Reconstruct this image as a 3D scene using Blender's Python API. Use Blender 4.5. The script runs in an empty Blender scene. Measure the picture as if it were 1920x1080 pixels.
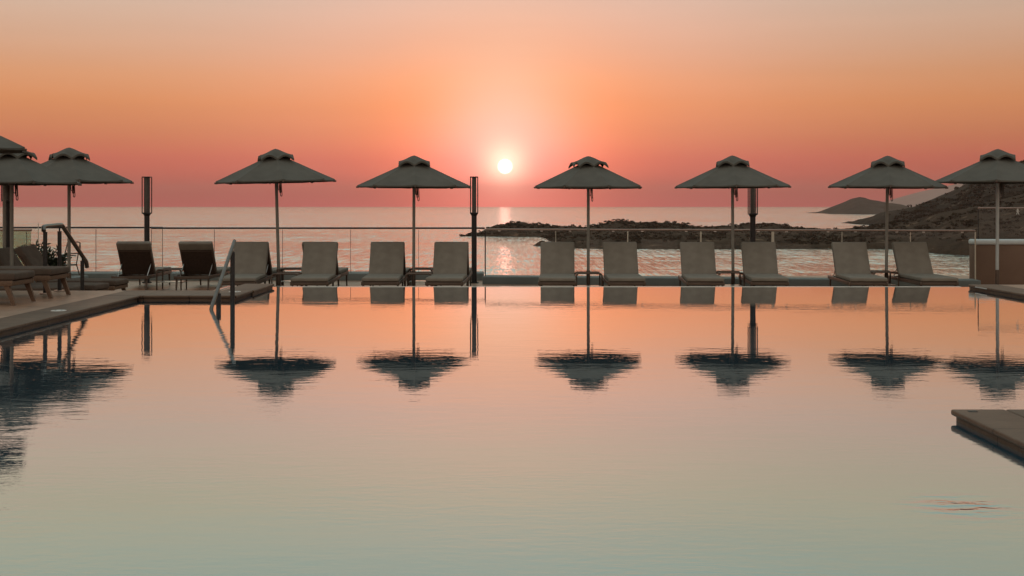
import bpy, bmesh, math, random
from mathutils import Vector, Matrix, Quaternion, noise

random.seed(7)
SC = bpy.context.scene
COL = SC.collection
R = math.radians

# ------------------------------------------------------------------ camera
F = 2150.0            # focal length in photo pixels (1920 wide)
YH = 386.0            # eye level line in the photo
EYE = 1.27            # eye above the pool water (water is z = 0)
cam_d = bpy.data.cameras.new('camera')
cam = bpy.data.objects.new('camera', cam_d)
COL.objects.link(cam)
cam.location = (0, 0, EYE)
cam.rotation_euler = (R(90), 0, 0)
cam_d.sensor_width = 36.0
cam_d.lens = F / 1920.0 * 36.0
cam_d.shift_y = -(540.0 - YH) / 1920.0
cam_d.clip_start = 0.05
cam_d.clip_end = 150000.0
SC.camera = cam

SC.view_settings.view_transform = 'Standard'
SC.view_settings.look = 'None'
SC.view_settings.exposure = 0.0
SC.view_settings.gamma = 1.0
SC.cycles.use_denoising = True
SC.cycles.max_bounces = 8
SC.cycles.transparent_max_bounces = 24
SC.cycles.caustics_reflective = False
SC.cycles.caustics_refractive = False
SC.cycles.sample_clamp_indirect = 4.0

SUN_EL = math.degrees(math.atan(74.0 / F))
SUN_AZ = math.degrees(math.atan((947.0 - 960.0) / F))
SUN_DIR = Vector((math.sin(R(SUN_AZ)) * math.cos(R(SUN_EL)), math.cos(R(SUN_AZ)) * math.cos(R(SUN_EL)), math.sin(R(SUN_EL))))


def lin(r, g, b):
    f = lambda c: (c / 255 / 12.92) if c / 255 <= 0.04045 else ((c / 255 + 0.055) / 1.055) ** 2.4
    return (f(r), f(g), f(b), 1.0)


# ------------------------------------------------------------------ sky
world = bpy.data.worlds.new('World')
SC.world = world
world.use_nodes = True
NT = world.node_tree
NT.nodes.clear()


def nd(nt, typ, **kw):
    n = nt.nodes.new(typ)
    for k, v in kw.items():
        setattr(n, k, v)
    return n


def mth(nt, op, a, b=None, c=None, clamp=False):
    n = nt.nodes.new('ShaderNodeMath')
    n.operation = op
    n.use_clamp = clamp
    for i, v in enumerate((a, b, c)):
        if v is None:
            continue
        if isinstance(v, (int, float)):
            n.inputs[i].default_value = v
        else:
            nt.links.new(v, n.inputs[i])
    return n.outputs[0]


def ramp(nt, fac, stops, interp='LINEAR'):
    n = nt.nodes.new('ShaderNodeValToRGB')
    cr = n.color_ramp
    cr.interpolation = interp
    while len(cr.elements) > 1:
        cr.elements.remove(cr.elements[-1])
    cr.elements[0].position = stops[0][0]
    cr.elements[0].color = stops[0][1]
    for p, c in stops[1:]:
        e = cr.elements.new(p)
        e.color = c
    if fac is not None:
        nt.links.new(fac, n.inputs[0])
    return n.outputs[0]


def noise_tex(nt, vec, scale, detail=4, rough=0.55):
    n = nd(nt, 'ShaderNodeTexNoise')
    n.inputs['Scale'].default_value = scale
    n.inputs['Detail'].default_value = detail
    n.inputs['Roughness'].default_value = rough
    nt.links.new(vec, n.inputs['Vector'])
    return n.outputs['Fac']


def build_sky():
    nt = NT
    L = nt.links.new
    tc = nd(nt, 'ShaderNodeTexCoord')
    nrm = nd(nt, 'ShaderNodeVectorMath', operation='NORMALIZE')
    L(tc.outputs['Generated'], nrm.inputs[0])
    sep = nd(nt, 'ShaderNodeSeparateXYZ')
    L(nrm.outputs[0], sep.inputs[0])
    # elevation in degrees
    elev = mth(nt, 'MULTIPLY', mth(nt, 'ARCSINE', sep.outputs[2]), 180 / math.pi)
    # square-root scale gives the low sky more room in the ramp
    e01 = mth(nt, 'SQRT', mth(nt, 'DIVIDE', mth(nt, 'MAXIMUM', elev, 0.0), 90.0))
    P = lambda e: math.sqrt(e / 90.0)
    base = ramp(nt, e01, [
        (0.0, (0.7022, 0.0352, 0.0565, 1)),
        (P(0.6), (0.5657, 0.0300, 0.0300, 1)),
        (P(2.3), (0.6366, 0.1230, 0.0759, 1)),
        (P(3.6), (0.6780, 0.2162, 0.0954, 1)),
        (P(5), (0.7448, 0.2822, 0.1128, 1)),
        (P(6.3), (0.7374, 0.3385, 0.1701, 1)),
        (P(7.6), (0.7095, 0.3995, 0.2540, 1)),
        (P(10.2), (0.6376, 0.4695, 0.3658, 1)),
        (P(14), (0.6200, 0.5700, 0.3950, 1)),
        (P(20), (0.460, 0.630, 0.535, 1)),
        (P(30), (0.400, 0.630, 0.620, 1)),
        (P(50), (0.7000, 0.7800, 0.7800, 1)),
        (1.0, (0.6400, 0.7300, 0.7400, 1)),
    ])
    # angle from the sun, degrees
    def ang_to(v):
        d = nd(nt, 'ShaderNodeVectorMath', operation='DOT_PRODUCT')
        L(nrm.outputs[0], d.inputs[0])
        d.inputs[1].default_value = v
        return mth(nt, 'MULTIPLY', mth(nt, 'ARCCOSINE', mth(nt, 'MINIMUM', d.outputs['Value'], 1.0)), 180 / math.pi)
    th = ang_to(SUN_DIR)
    hi = Vector((SUN_DIR.x, SUN_DIR.y, math.tan(R(3.4)))).normalized()
    th2 = ang_to(hi)

    def gauss(t, s):
        q = mth(nt, 'DIVIDE', t, s)
        return mth(nt, 'EXPONENT', mth(nt, 'MULTIPLY', mth(nt, 'MULTIPLY', q, q), -1.0))

    def add(a, fac, col):
        m = nd(nt, 'ShaderNodeVectorMath', operation='SCALE')
        m.inputs[0].default_value = col
        L(fac, m.inputs['Scale'])
        s = nd(nt, 'ShaderNodeVectorMath', operation='ADD')
        L(a, s.inputs[0])
        L(m.outputs[0], s.inputs[1])
        return s.outputs[0]
    # sky behind the camera brightened and warmed to light surfaces facing the camera
    back = mth(nt, 'SMOOTH_MAX', 0.0, mth(nt, 'MULTIPLY', sep.outputs[1], -1.0), 0.2)
    mixb = nd(nt, 'ShaderNodeMix', data_type='RGBA')
    L(mth(nt, 'MULTIPLY', back, 0.85, clamp=True), mixb.inputs[0])
    L(base, mixb.inputs[6])
    mixb.inputs[7].default_value = (1.00, 0.84, 0.68, 1)
    c = mixb.outputs[2]
    # a trace of the physical sky
    sky = nd(nt, 'ShaderNodeTexSky', sky_type='NISHITA')
    sky.sun_disc = False
    sky.sun_elevation = R(SUN_EL)
    sky.sun_rotation = R(SUN_AZ)
    sky.dust_density = 3.0
    sk = nd(nt, 'ShaderNodeVectorMath', operation='SCALE')
    L(sky.outputs[0], sk.inputs[0])
    sk.inputs['Scale'].default_value = 0.004
    ad = nd(nt, 'ShaderNodeVectorMath', operation='ADD')
    L(c, ad.inputs[0])
    L(sk.outputs[0], ad.inputs[1])
    c = ad.outputs[0]
    c = add(c, gauss(th, 11), (0.3963, 0.1149, 0.1324))
    c = add(c, gauss(th2, 3.2), (-1.0384, 0.1676, 0.3089))
    c = add(c, gauss(th, 4.2), (1.7078, 0.2907, 0.1729))
    c = add(c, gauss(th2, 6.5), (-0.1716, -0.0870, -0.1587))
    c = add(c, gauss(th, 0.62), (0.1392, 0.2426, 0.2257))
    c = add(c, gauss(th, 1.1), (0.8027, 0.7367, 0.4624))
    disc = nd(nt, 'ShaderNodeMapRange', interpolation_type='SMOOTHSTEP')
    L(th, disc.inputs[0])
    disc.inputs[1].default_value = 0.40
    disc.inputs[2].default_value = 0.27
    disc.inputs[3].default_value = 0.0
    disc.inputs[4].default_value = 1.0
    c = add(c, disc.outputs[0], (2.6, 2.5, 2.3))
    # faint uneven layers in the evening air
    mp = nd(nt, 'ShaderNodeMapping')
    mp.inputs['Scale'].default_value = (1.2, 1.2, 16.0)
    L(nrm.outputs[0], mp.inputs[0])
    st = noise_tex(nt, mp.outputs[0], 1.6, 5, 0.55)
    ms = nd(nt, 'ShaderNodeVectorMath', operation='SCALE')
    L(c, ms.inputs[0])
    # the sky gets darker towards the right
    right_fall = mth(nt, 'SUBTRACT', 1.0, mth(nt, 'MULTIPLY', mth(nt, 'MAXIMUM', sep.outputs[0], 0.0), 0.25))
    L(mth(nt, 'MULTIPLY', mth(nt, 'ADD', mth(nt, 'MULTIPLY', st, 0.16), 0.92), right_fall), ms.inputs['Scale'])
    c = ms.outputs[0]
    bg = nd(nt, 'ShaderNodeBackground')
    L(c, bg.inputs[0])
    bg.inputs[1].default_value = 1.0
    out = nd(nt, 'ShaderNodeOutputWorld')
    L(bg.outputs[0], out.inputs[0])


build_sky()

sun_d = bpy.data.lights.new('sun', 'SUN')
sun = bpy.data.objects.new('sun', sun_d)
COL.objects.link(sun)
sun_d.energy = 0.0022
sun_d.angle = R(0.5)
sun_d.color = (1.0, 0.27, 0.20)
sun.rotation_euler = SUN_DIR.to_track_quat('Z', 'Y').to_euler()
sun.location = (0, 60, 40)


# ------------------------------------------------------------------ pixel helpers
def KX(px, D):
    return (px - 960.0) / F * D


def KZ(py, D):
    return EYE - (py - YH) / F * D


# ------------------------------------------------------------------ materials
def new_mat(name):
    m = bpy.data.materials.new(name)
    m.use_nodes = True
    nt = m.node_tree
    return m, nt, nt.nodes['Principled BSDF']


def coords(nt, scale=(1, 1, 1), kind='Object'):
    tc = nd(nt, 'ShaderNodeTexCoord')
    mp = nd(nt, 'ShaderNodeMapping')
    mp.inputs['Scale'].default_value = scale
    nt.links.new(tc.outputs[kind], mp.inputs[0])
    return mp.outputs[0]


def bump(nt, p, h, dist, strength=1.0, normal=None):
    b = nd(nt, 'ShaderNodeBump')
    b.inputs['Strength'].default_value = strength
    b.inputs['Distance'].default_value = dist
    nt.links.new(h, b.inputs['Height'])
    if normal is not None:
        nt.links.new(normal, b.inputs['Normal'])
    if p is not None:
        nt.links.new(b.outputs[0], p.inputs['Normal'])
    return b.outputs[0]


def simple(name, c1, c2, scale=6.0, rough=0.6, metal=0.0, bscale=40.0, bdist=0.0008, spec=0.5, aniso=(1, 1, 1)):
    m, nt, p = new_mat(name)
    v = coords(nt, aniso)
    f = noise_tex(nt, v, scale)
    c = ramp(nt, f, [(0.3, (*c1, 1)), (0.7, (*c2, 1))])
    nt.links.new(c, p.inputs['Base Color'])
    p.inputs['Roughness'].default_value = rough
    p.inputs['Metallic'].default_value = metal
    p.inputs['Specular IOR Level'].default_value = spec
    if bdist:
        f2 = noise_tex(nt, v, bscale, 6)
        bump(nt, p, f2, bdist)
    return m


M = {}
M['canopy'] = simple('canopy_fabric', (0.076, 0.071, 0.060), (0.100, 0.094, 0.080), 3, 0.9, 0, 9, 0.006, 0.2)
M['cushion'] = simple('taupe_cushion', (0.150, 0.131, 0.108), (0.192, 0.170, 0.142), 5, 0.92, 0, 14, 0.004, 0.2)
M['cushion_brown'] = simple('brown_cushion', (0.070, 0.050, 0.038), (0.098, 0.071, 0.055), 5, 0.92, 0, 14, 0.004, 0.2)
M['sling'] = simple('dark_sling', (0.035, 0.022, 0.017), (0.055, 0.036, 0.027), 30, 0.85, 0, 260, 0.0012, 0.2)
M['frame'] = simple('bronze_frame', (0.070, 0.046, 0.034), (0.095, 0.064, 0.047), 9, 0.45, 0.25, 80, 0.0004)
M['teak'] = simple('teak_wood', (0.085, 0.047, 0.028), (0.135, 0.078, 0.046), 7, 0.6, 0, 40, 0.001, 0.4, (1, 8, 8))
M['pole'] = simple('pole_paint', (0.15, 0.14, 0.12), (0.18, 0.17, 0.145), 6, 0.5, 0.1, 60, 0.0003)
M['pole_lit'] = simple('lit_pole_paint', (0.33, 0.36, 0.36), (0.40, 0.43, 0.43), 6, 0.5, 0.1, 60, 0.0003)  # paler copy of the pole paint, bluish light put into its colour
M['black'] = simple('black_metal', (0.012, 0.010, 0.010), (0.020, 0.017, 0.016), 6, 0.5, 0.3, 60, 0.0003)
M['lampcore'] = simple('lamp_core', (0.060, 0.050, 0.043), (0.085, 0.070, 0.060), 20, 0.5, 0.2, 60, 0.0003)
M['steel'] = simple('brushed_steel', (0.42, 0.38, 0.34), (0.52, 0.48, 0.44), 20, 0.28, 0.9, 60, 0.0002)
M['dark_steel'] = simple('dark_steel', (0.11, 0.098, 0.088), (0.15, 0.135, 0.12), 20, 0.32, 0.85, 60, 0.0002)
M['railing'] = simple('bronze_railing', (0.20, 0.13, 0.10), (0.26, 0.17, 0.13), 20, 0.3, 0.8, 60, 0.0002)
M['rope'] = simple('dark_rope', (0.05, 0.038, 0.028), (0.08, 0.06, 0.045), 60, 0.9, 0, 200, 0.001)
M['kerb'] = simple('kerb_render', (0.105, 0.118, 0.112), (0.150, 0.165, 0.157), 1.3, 0.75, 0, 30, 0.002)
M['wallbrown'] = simple('brown_render', (0.130, 0.078, 0.052), (0.165, 0.100, 0.068), 2.0, 0.85, 0, 50, 0.003)
M['wallcap'] = simple('pale_cap', (0.42, 0.46, 0.46), (0.50, 0.54, 0.54), 3.0, 0.7, 0, 50, 0.002)
M['white'] = simple('white_plastic', (0.40, 0.38, 0.35), (0.50, 0.48, 0.45), 8, 0.4, 0, 60, 0.0003)
M['lip'] = simple('wet_edge_stone', (0.40, 0.36, 0.31), (0.52, 0.47, 0.40), 5, 0.12, 0, 30, 0.0006, 0.6)
M['plant'] = simple('plant_leaf', (0.020, 0.028, 0.014), (0.045, 0.055, 0.026), 5, 0.6, 0, 30, 0.001)
M['scrub'] = simple('scrub_leaf', (0.027, 0.018, 0.011), (0.050, 0.035, 0.022), 0.09, 0.9, 0, 1.0, 0, 0.1)


def deck_mat():
    m, nt, p = new_mat('deck_tiles')
    v = coords(nt)
    br = nd(nt, 'ShaderNodeTexBrick')
    nt.links.new(v, br.inputs['Vector'])
    br.offset = 0.5
    br.inputs['Color1'].default_value = (0.26, 0.152, 0.098, 1)
    br.inputs['Color2'].default_value = (0.31, 0.185, 0.12, 1)
    br.inputs['Mortar'].default_value = (0.12, 0.095, 0.078, 1)
    br.inputs['Scale'].default_value = 1.0
    br.inputs['Mortar Size'].default_value = 0.006
    br.inputs['Brick Width'].default_value = 0.6
    br.inputs['Row Height'].default_value = 0.6
    f = noise_tex(nt, v, 2.2, 6)
    mx = nd(nt, 'ShaderNodeMix', data_type='RGBA', blend_type='MULTIPLY')
    mx.inputs[0].default_value = 0.6
    nt.links.new(br.outputs['Color'], mx.inputs[6])
    nt.links.new(ramp(nt, f, [(0.3, (0.6, 0.6, 0.6, 1)), (0.7, (1.1, 1.1, 1.1, 1))]), mx.inputs[7])
    nt.links.new(mx.outputs[2], p.inputs['Base Color'])
    r = ramp(nt, noise_tex(nt, v, 1.1, 5), [(0.35, (0.34,) * 3 + (1,)), (0.65, (0.5,) * 3 + (1,))])
    nt.links.new(r, p.inputs['Roughness'])
    p.inputs['Specular IOR Level'].default_value = 0.35
    b1 = bump(nt, None, br.outputs['Fac'], -0.002)
    bump(nt, p, noise_tex(nt, v, 45, 6), 0.0012, 1.0, b1)
    return m


def coping_mat():
    m, nt, p = new_mat('coping_stone')
    v = coords(nt)
    f = noise_tex(nt, coords(nt, (1, 1, 1)), 3.0, 7, 0.65)
    g = noise_tex(nt, coords(nt, (2, 30, 30)), 2.0, 4)
    mxf = mth(nt, 'ADD', mth(nt, 'MULTIPLY', f, 0.6), mth(nt, 'MULTIPLY', g, 0.4))
    c = ramp(nt, mxf, [(0.3, (0.085, 0.050, 0.033, 1)), (0.5, (0.120, 0.074, 0.050, 1)), (0.72, (0.165, 0.106, 0.074, 1))])
    br = nd(nt, 'ShaderNodeTexBrick')
    nt.links.new(v, br.inputs['Vector'])
    br.offset = 0.0
    br.inputs['Color1'].default_value = (1, 1, 1, 1)
    br.inputs['Color2'].default_value = (0.84, 0.84, 0.84, 1)
    br.inputs['Mortar'].default_value = (0.28, 0.26, 0.25, 1)
    br.inputs['Scale'].default_value = 1.0
    br.inputs['Mortar Size'].default_value = 0.006
    br.inputs['Brick Width'].default_value = 0.62
    br.inputs['Row Height'].default_value = 0.62
    mj = nd(nt, 'ShaderNodeMix', data_type='RGBA', blend_type='MULTIPLY')
    mj.inputs[0].default_value = 1.0
    nt.links.new(c, mj.inputs[6])
    nt.links.new(br.outputs['Color'], mj.inputs[7])
    nt.links.new(mj.outputs[2], p.inputs['Base Color'])
    p.inputs['Roughness'].default_value = 0.5
    p.inputs['Specular IOR Level'].default_value = 0.12
    bump(nt, p, noise_tex(nt, v, 50, 6), 0.0012)
    return m


def board_mat():
    m, nt, p = new_mat('deck_boards')
    v = coords(nt)
    sep = nd(nt, 'ShaderNodeSeparateXYZ')
    nt.links.new(v, sep.inputs[0])
    w = mth(nt, 'PINGPONG', sep.outputs[0], 0.07)
    gap = mth(nt, 'LESS_THAN', w, 0.004)
    idx = mth(nt, 'FLOOR', mth(nt, 'DIVIDE', sep.outputs[0], 0.14))
    wn = nd(nt, 'ShaderNodeTexWhiteNoise', noise_dimensions='1D')
    nt.links.new(idx, wn.inputs['W'])
    g = noise_tex(nt, coords(nt, (25, 1.2, 25)), 2.0, 6)
    mxf = mth(nt, 'ADD', mth(nt, 'MULTIPLY', g, 0.6), mth(nt, 'MULTIPLY', wn.outputs[0], 0.4))
    c = ramp(nt, mxf, [(0.2, (0.070, 0.044, 0.030, 1)), (0.8, (0.12, 0.077, 0.054, 1))])
    mx = nd(nt, 'ShaderNodeMix', data_type='RGBA')
    nt.links.new(gap, mx.inputs[0])
    nt.links.new(c, mx.inputs[6])
    mx.inputs[7].default_value = (0.02, 0.015, 0.012, 1)
    nt.links.new(mx.outputs[2], p.inputs['Base Color'])
    p.inputs['Roughness'].default_value = 0.6
    p.inputs['Specular IOR Level'].default_value = 0.2
    b1 = bump(nt, None, gap, -0.004)
    bump(nt, p, g, 0.0015, 1.0, b1)
    return m


def pool_mat():
    m, nt, p = new_mat('pool_water')
    v = coords(nt)
    sep = nd(nt, 'ShaderNodeSeparateXYZ')
    nt.links.new(v, sep.inputs[0])
    nt.nodes.remove(p)
    df = nd(nt, 'ShaderNodeBsdfDiffuse')
    df.inputs[0].default_value = (0.030, 0.080, 0.110, 1)
    gl = nd(nt, 'ShaderNodeBsdfGlossy')
    gl.inputs['Roughness'].default_value = 0.012
    gl.inputs[0].default_value = (0.97, 0.97, 0.97, 1)
    fr = nd(nt, 'ShaderNodeFresnel')
    fr.inputs[0].default_value = 1.333
    mxs = nd(nt, 'ShaderNodeMixShader')
    nt.links.new(mth(nt, 'MULTIPLY', mth(nt, 'POWER', fr.outputs[0], 0.40), 1.13, clamp=True), mxs.inputs[0])
    nt.links.new(df.outputs[0], mxs.inputs[1])
    nt.links.new(gl.outputs[0], mxs.inputs[2])
    nt.links.new(mxs.outputs[0], nt.nodes['Material Output'].inputs[0])
    # long soft swell and short ripples
    n1 = noise_tex(nt, coords(nt, (0.7, 1.6, 1)), 1.6, 2, 0.5)
    n2 = noise_tex(nt, coords(nt, (1.0, 2.2, 1)), 4.5, 3, 0.55)
    # livelier towards the left deck
    lf = nd(nt, 'ShaderNodeMapRange', interpolation_type='SMOOTHSTEP')
    nt.links.new(sep.outputs[0], lf.inputs[0])
    lf.inputs[1].default_value = -0.5
    lf.inputs[2].default_value = -4.5
    lf.inputs[3].default_value = 1.0
    lf.inputs[4].default_value = 1.55
    # calm in the lee of the far edge
    cf = nd(nt, 'ShaderNodeMapRange', interpolation_type='SMOOTHSTEP')
    nt.links.new(sep.outputs[1], cf.inputs[0])
    cf.inputs[1].default_value = 17.6
    cf.inputs[2].default_value = 14.8
    cf.inputs[3].default_value = 0.12
    cf.inputs[4].default_value = 1.0
    nf = nd(nt, 'ShaderNodeMapRange', interpolation_type='SMOOTHSTEP')
    nt.links.new(sep.outputs[1], nf.inputs[0])
    nf.inputs[1].default_value = 9.5
    nf.inputs[2].default_value = 5.0
    nf.inputs[3].default_value = 0.0
    nf.inputs[4].default_value = 1.0
    n3 = noise_tex(nt, coords(nt, (1.0, 2.6, 1)), 9.0, 3, 0.6)
    patch2 = ramp(nt, noise_tex(nt, coords(nt, (0.5, 0.8, 1)), 0.9, 3), [(0.38, (0.12,) * 3 + (1,)), (0.66, (1.2,) * 3 + (1,))])
    patch = ramp(nt, noise_tex(nt, v, 0.5, 2), [(0.35, (0.5,) * 3 + (1,)), (0.65, (1.3,) * 3 + (1,))])
    h = mth(nt, 'ADD', mth(nt, 'MULTIPLY', n1, 0.0010), mth(nt, 'MULTIPLY', mth(nt, 'MULTIPLY', n2, 0.00062), patch))
    h = mth(nt, 'ADD', h, mth(nt, 'MULTIPLY', mth(nt, 'MULTIPLY', n3, nf.outputs[0]), mth(nt, 'MULTIPLY', patch2, 0.0010)))
    h = mth(nt, 'MULTIPLY', mth(nt, 'MULTIPLY', h, lf.outputs[0]), cf.outputs[0])
    # a return-jet ripple near the front right corner
    dx = mth(nt, 'SUBTRACT', sep.outputs[0], 1.9)
    dy = mth(nt, 'SUBTRACT', sep.outputs[1], 4.84)
    r = mth(nt, 'SQRT', mth(nt, 'ADD', mth(nt, 'MULTIPLY', dx, dx), mth(nt, 'MULTIPLY', dy, dy)))
    g = mth(nt, 'EXPONENT', mth(nt, 'MULTIPLY', mth(nt, 'MULTIPLY', r, r), -38.0))
    rip = mth(nt, 'MULTIPLY', mth(nt, 'MULTIPLY', mth(nt, 'SINE', mth(nt, 'MULTIPLY', mth(nt, 'ADD', dy, mth(nt, 'MULTIPLY', n2, 0.22)), 48.0)), g), 0.0017)
    h = mth(nt, 'ADD', h, rip)
    bn = bump(nt, None, h, 1.0)
    nt.links.new(bn, gl.inputs['Normal'])
    nt.links.new(bn, fr.inputs['Normal'])
    return m


def sea_mat():
    m, nt, p = new_mat('sea_water')
    L = nt.links.new
    v = coords(nt)
    nt.nodes.remove(p)
    df = nd(nt, 'ShaderNodeBsdfDiffuse')
    df.inputs[0].default_value = (0.06, 0.07, 0.065, 1)
    gl = nd(nt, 'ShaderNodeBsdfGlossy')
    gl.inputs['Roughness'].default_value = 0.14
    gl.inputs[0].default_value = (0.97, 0.97, 0.97, 1)
    fr = nd(nt, 'ShaderNodeFresnel')
    fr.inputs[0].default_value = 1.34
    mxs = nd(nt, 'ShaderNodeMixShader')
    L(mth(nt, 'MULTIPLY', mth(nt, 'POWER', fr.outputs[0], 0.55), 0.83, clamp=True), mxs.inputs[0])
    L(df.outputs[0], mxs.inputs[1])
    L(gl.outputs[0], mxs.inputs[2])
    L(mxs.outputs[0], nt.nodes['Material Output'].inputs[0])
    sep = nd(nt, 'ShaderNodeSeparateXYZ')
    L(v, sep.inputs[0])

    def slope(scale, sc, detail, amp):
        n = nd(nt, 'ShaderNodeTexNoise')
        n.inputs['Scale'].default_value = sc
        n.inputs['Detail'].default_value = detail
        n.inputs['Roughness'].default_value = 0.6
        L(coords(nt, scale), n.inputs['Vector'])
        a = nd(nt, 'ShaderNodeVectorMath', operation='SUBTRACT')
        L(n.outputs['Color'], a.inputs[0])
        a.inputs[1].default_value = (0.5, 0.5, 0.5)
        b = nd(nt, 'ShaderNodeVectorMath', operation='MULTIPLY')
        L(a.outputs[0], b.inputs[0])
        b.inputs[1].default_value = (amp * 0.9, amp, 0.0)
        return b.outputs[0]
    s1 = slope((0.5, 1.0, 1), 0.9, 4, 1.7)
    s2 = slope((0.35, 1.0, 1), 0.16, 3, 1.0)
    s3 = slope((0.30, 1.0, 1), 0.030, 2, 0.35)

    def vadd(a, b):
        n = nd(nt, 'ShaderNodeVectorMath', operation='ADD')
        L(a, n.inputs[0])
        L(b, n.inputs[1])
        return n.outputs[0]
    s4 = slope((0.9, 0.028, 1), 1.0, 2, 0.9)
    tot = vadd(vadd(vadd(s1, s2), s3), s4)
    # wind lanes: long streaks of smoother and rougher water
    ln = noise_tex(nt, coords(nt, (0.0010, 0.0085, 1)), 1.0, 5, 0.6)
    lane = ramp(nt, ln, [(0.36, (0.42,) * 3 + (1,)), (0.60, (1.0,) * 3 + (1,))])
    far = nd(nt, 'ShaderNodeMapRange', interpolation_type='SMOOTHSTEP')
    L(sep.outputs[1], far.inputs[0])
    far.inputs[1].default_value = 3300
    far.inputs[2].default_value = 4600
    far.inputs[3].default_value = 1.0
    far.inputs[4].default_value = 0.75
    k = mth(nt, 'MULTIPLY', lane, far.outputs[0])
    sc = nd(nt, 'ShaderNodeVectorMath', operation='SCALE')
    L(tot, sc.inputs[0])
    L(k, sc.inputs['Scale'])
    up = nd(nt, 'ShaderNodeVectorMath', operation='ADD')
    L(sc.outputs[0], up.inputs[0])
    up.inputs[1].default_value = (0, 0, 1)
    nn = nd(nt, 'ShaderNodeVectorMath', operation='NORMALIZE')
    L(up.outputs[0], nn.inputs[0])
    L(nn.outputs[0], gl.inputs['Normal'])
    L(nn.outputs[0], fr.inputs['Normal'])
    return m


def glass_mat(name, tint, gloss=0.06):
    m = bpy.data.materials.new(name)
    m.use_nodes = True
    nt = m.node_tree
    nt.nodes.clear()
    L = nt.links.new
    tr = nd(nt, 'ShaderNodeBsdfTransparent')
    tr.inputs[0].default_value = (*tint, 1)
    gl = nd(nt, 'ShaderNodeBsdfGlossy')
    gl.inputs['Roughness'].default_value = 0.02
    fr = nd(nt, 'ShaderNodeFresnel')
    fr.inputs[0].default_value = 1.45
    sm = noise_tex(nt, coords(nt, (1, 1, 1)), 2.5, 5)
    fac = mth(nt, 'ADD', mth(nt, 'MULTIPLY', fr.outputs[0], 0.22), mth(nt, 'MULTIPLY', sm, gloss), clamp=True)
    mx = nd(nt, 'ShaderNodeMixShader')
    L(fac, mx.inputs[0])
    L(tr.outputs[0], mx.inputs[1])
    L(gl.outputs[0], mx.inputs[2])
    out = nd(nt, 'ShaderNodeOutputMaterial')
    L(mx.outputs[0], out.inputs[0])
    return m


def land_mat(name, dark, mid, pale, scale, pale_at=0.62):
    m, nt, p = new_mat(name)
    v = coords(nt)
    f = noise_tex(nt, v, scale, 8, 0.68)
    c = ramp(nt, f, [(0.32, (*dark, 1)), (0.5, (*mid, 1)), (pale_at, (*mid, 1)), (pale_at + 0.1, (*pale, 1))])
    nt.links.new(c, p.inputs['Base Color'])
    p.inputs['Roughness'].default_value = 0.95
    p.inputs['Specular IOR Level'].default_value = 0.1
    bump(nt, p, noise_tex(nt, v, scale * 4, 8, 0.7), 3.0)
    return m


M['deck'] = deck_mat()
M['coping'] = coping_mat()
M['boards'] = board_mat()
M['pool'] = pool_mat()
M['sea'] = sea_mat()
M['glass'] = glass_mat('clear_glass', (0.97, 0.975, 0.965), 0.004)
M['glass_green'] = glass_mat('green_glass', (0.66, 0.76, 0.68), 0.05)
M['glass_edge_glint'] = simple('glass_edge_glint', (0.42, 0.38, 0.30), (0.5, 0.46, 0.37), 5, 0.25, 0, 30, 0.0002)  # pale colour stands in for light caught by the panel edges
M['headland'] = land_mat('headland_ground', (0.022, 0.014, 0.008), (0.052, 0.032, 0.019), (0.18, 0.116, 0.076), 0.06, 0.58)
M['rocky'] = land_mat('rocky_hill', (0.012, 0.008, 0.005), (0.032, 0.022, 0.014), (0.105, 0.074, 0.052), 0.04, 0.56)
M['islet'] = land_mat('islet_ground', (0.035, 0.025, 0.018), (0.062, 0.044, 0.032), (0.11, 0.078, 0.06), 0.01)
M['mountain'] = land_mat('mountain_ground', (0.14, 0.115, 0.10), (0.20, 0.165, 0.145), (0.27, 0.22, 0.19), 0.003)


# ------------------------------------------------------------------ mesh helpers
def obj(name, bm, mat, parent=None, smooth=False):
    bmesh.ops.recalc_face_normals(bm, faces=bm.faces)
    me = bpy.data.meshes.new(name)
    bm.to_mesh(me)
    bm.free()
    if smooth:
        for p in me.polygons:
            p.use_smooth = True
        try:
            me.set_sharp_from_angle(angle=R(40))
        except Exception:
            pass
    me.materials.append(M[mat] if isinstance(mat, str) else mat)
    o = bpy.data.objects.new(name, me)
    COL.objects.link(o)
    o.parent = parent
    return o


def tag(o, label=None, cat=None, group=None, kind=None):
    if label:
        o['label'] = label
    if cat:
        o['category'] = cat
    if group:
        o['group'] = group
    if kind:
        o['kind'] = kind
    return o


def thing(name, label, cat, loc=(0, 0, 0), rz=0.0, group=None):
    o = bpy.data.objects.new(name, None)
    o.empty_display_size = 0.2
    COL.objects.link(o)
    o.location = loc
    o.rotation_euler = (0, 0, rz)
    return tag(o, label, cat, group)


KIDS = {}


def dup(root, loc, rz, label, group=None, drop=()):
    """copy of a thing with copies of its parts and sub-parts"""
    kids = {}
    for o in COL.objects:
        if o.parent is not None:
            kids.setdefault(o.parent.name, []).append(o)

    def rec(o, par):
        c = o.copy()
        COL.objects.link(c)
        c.parent = par
        for ch in kids.get(o.name, []):
            rec(ch, c)
        return c
    r = rec(root, None)
    r.location = loc
    r.rotation_euler = (0, 0, rz)
    r['label'] = label
    if group:
        r['group'] = group
    return r


def merge(bm, tmp, mat=None):
    if mat is not None:
        bmesh.ops.transform(tmp, matrix=mat, verts=tmp.verts)
    me = bpy.data.meshes.new('tmp')
    tmp.to_mesh(me)
    tmp.free()
    bm.from_mesh(me)
    bpy.data.meshes.remove(me)


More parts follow.
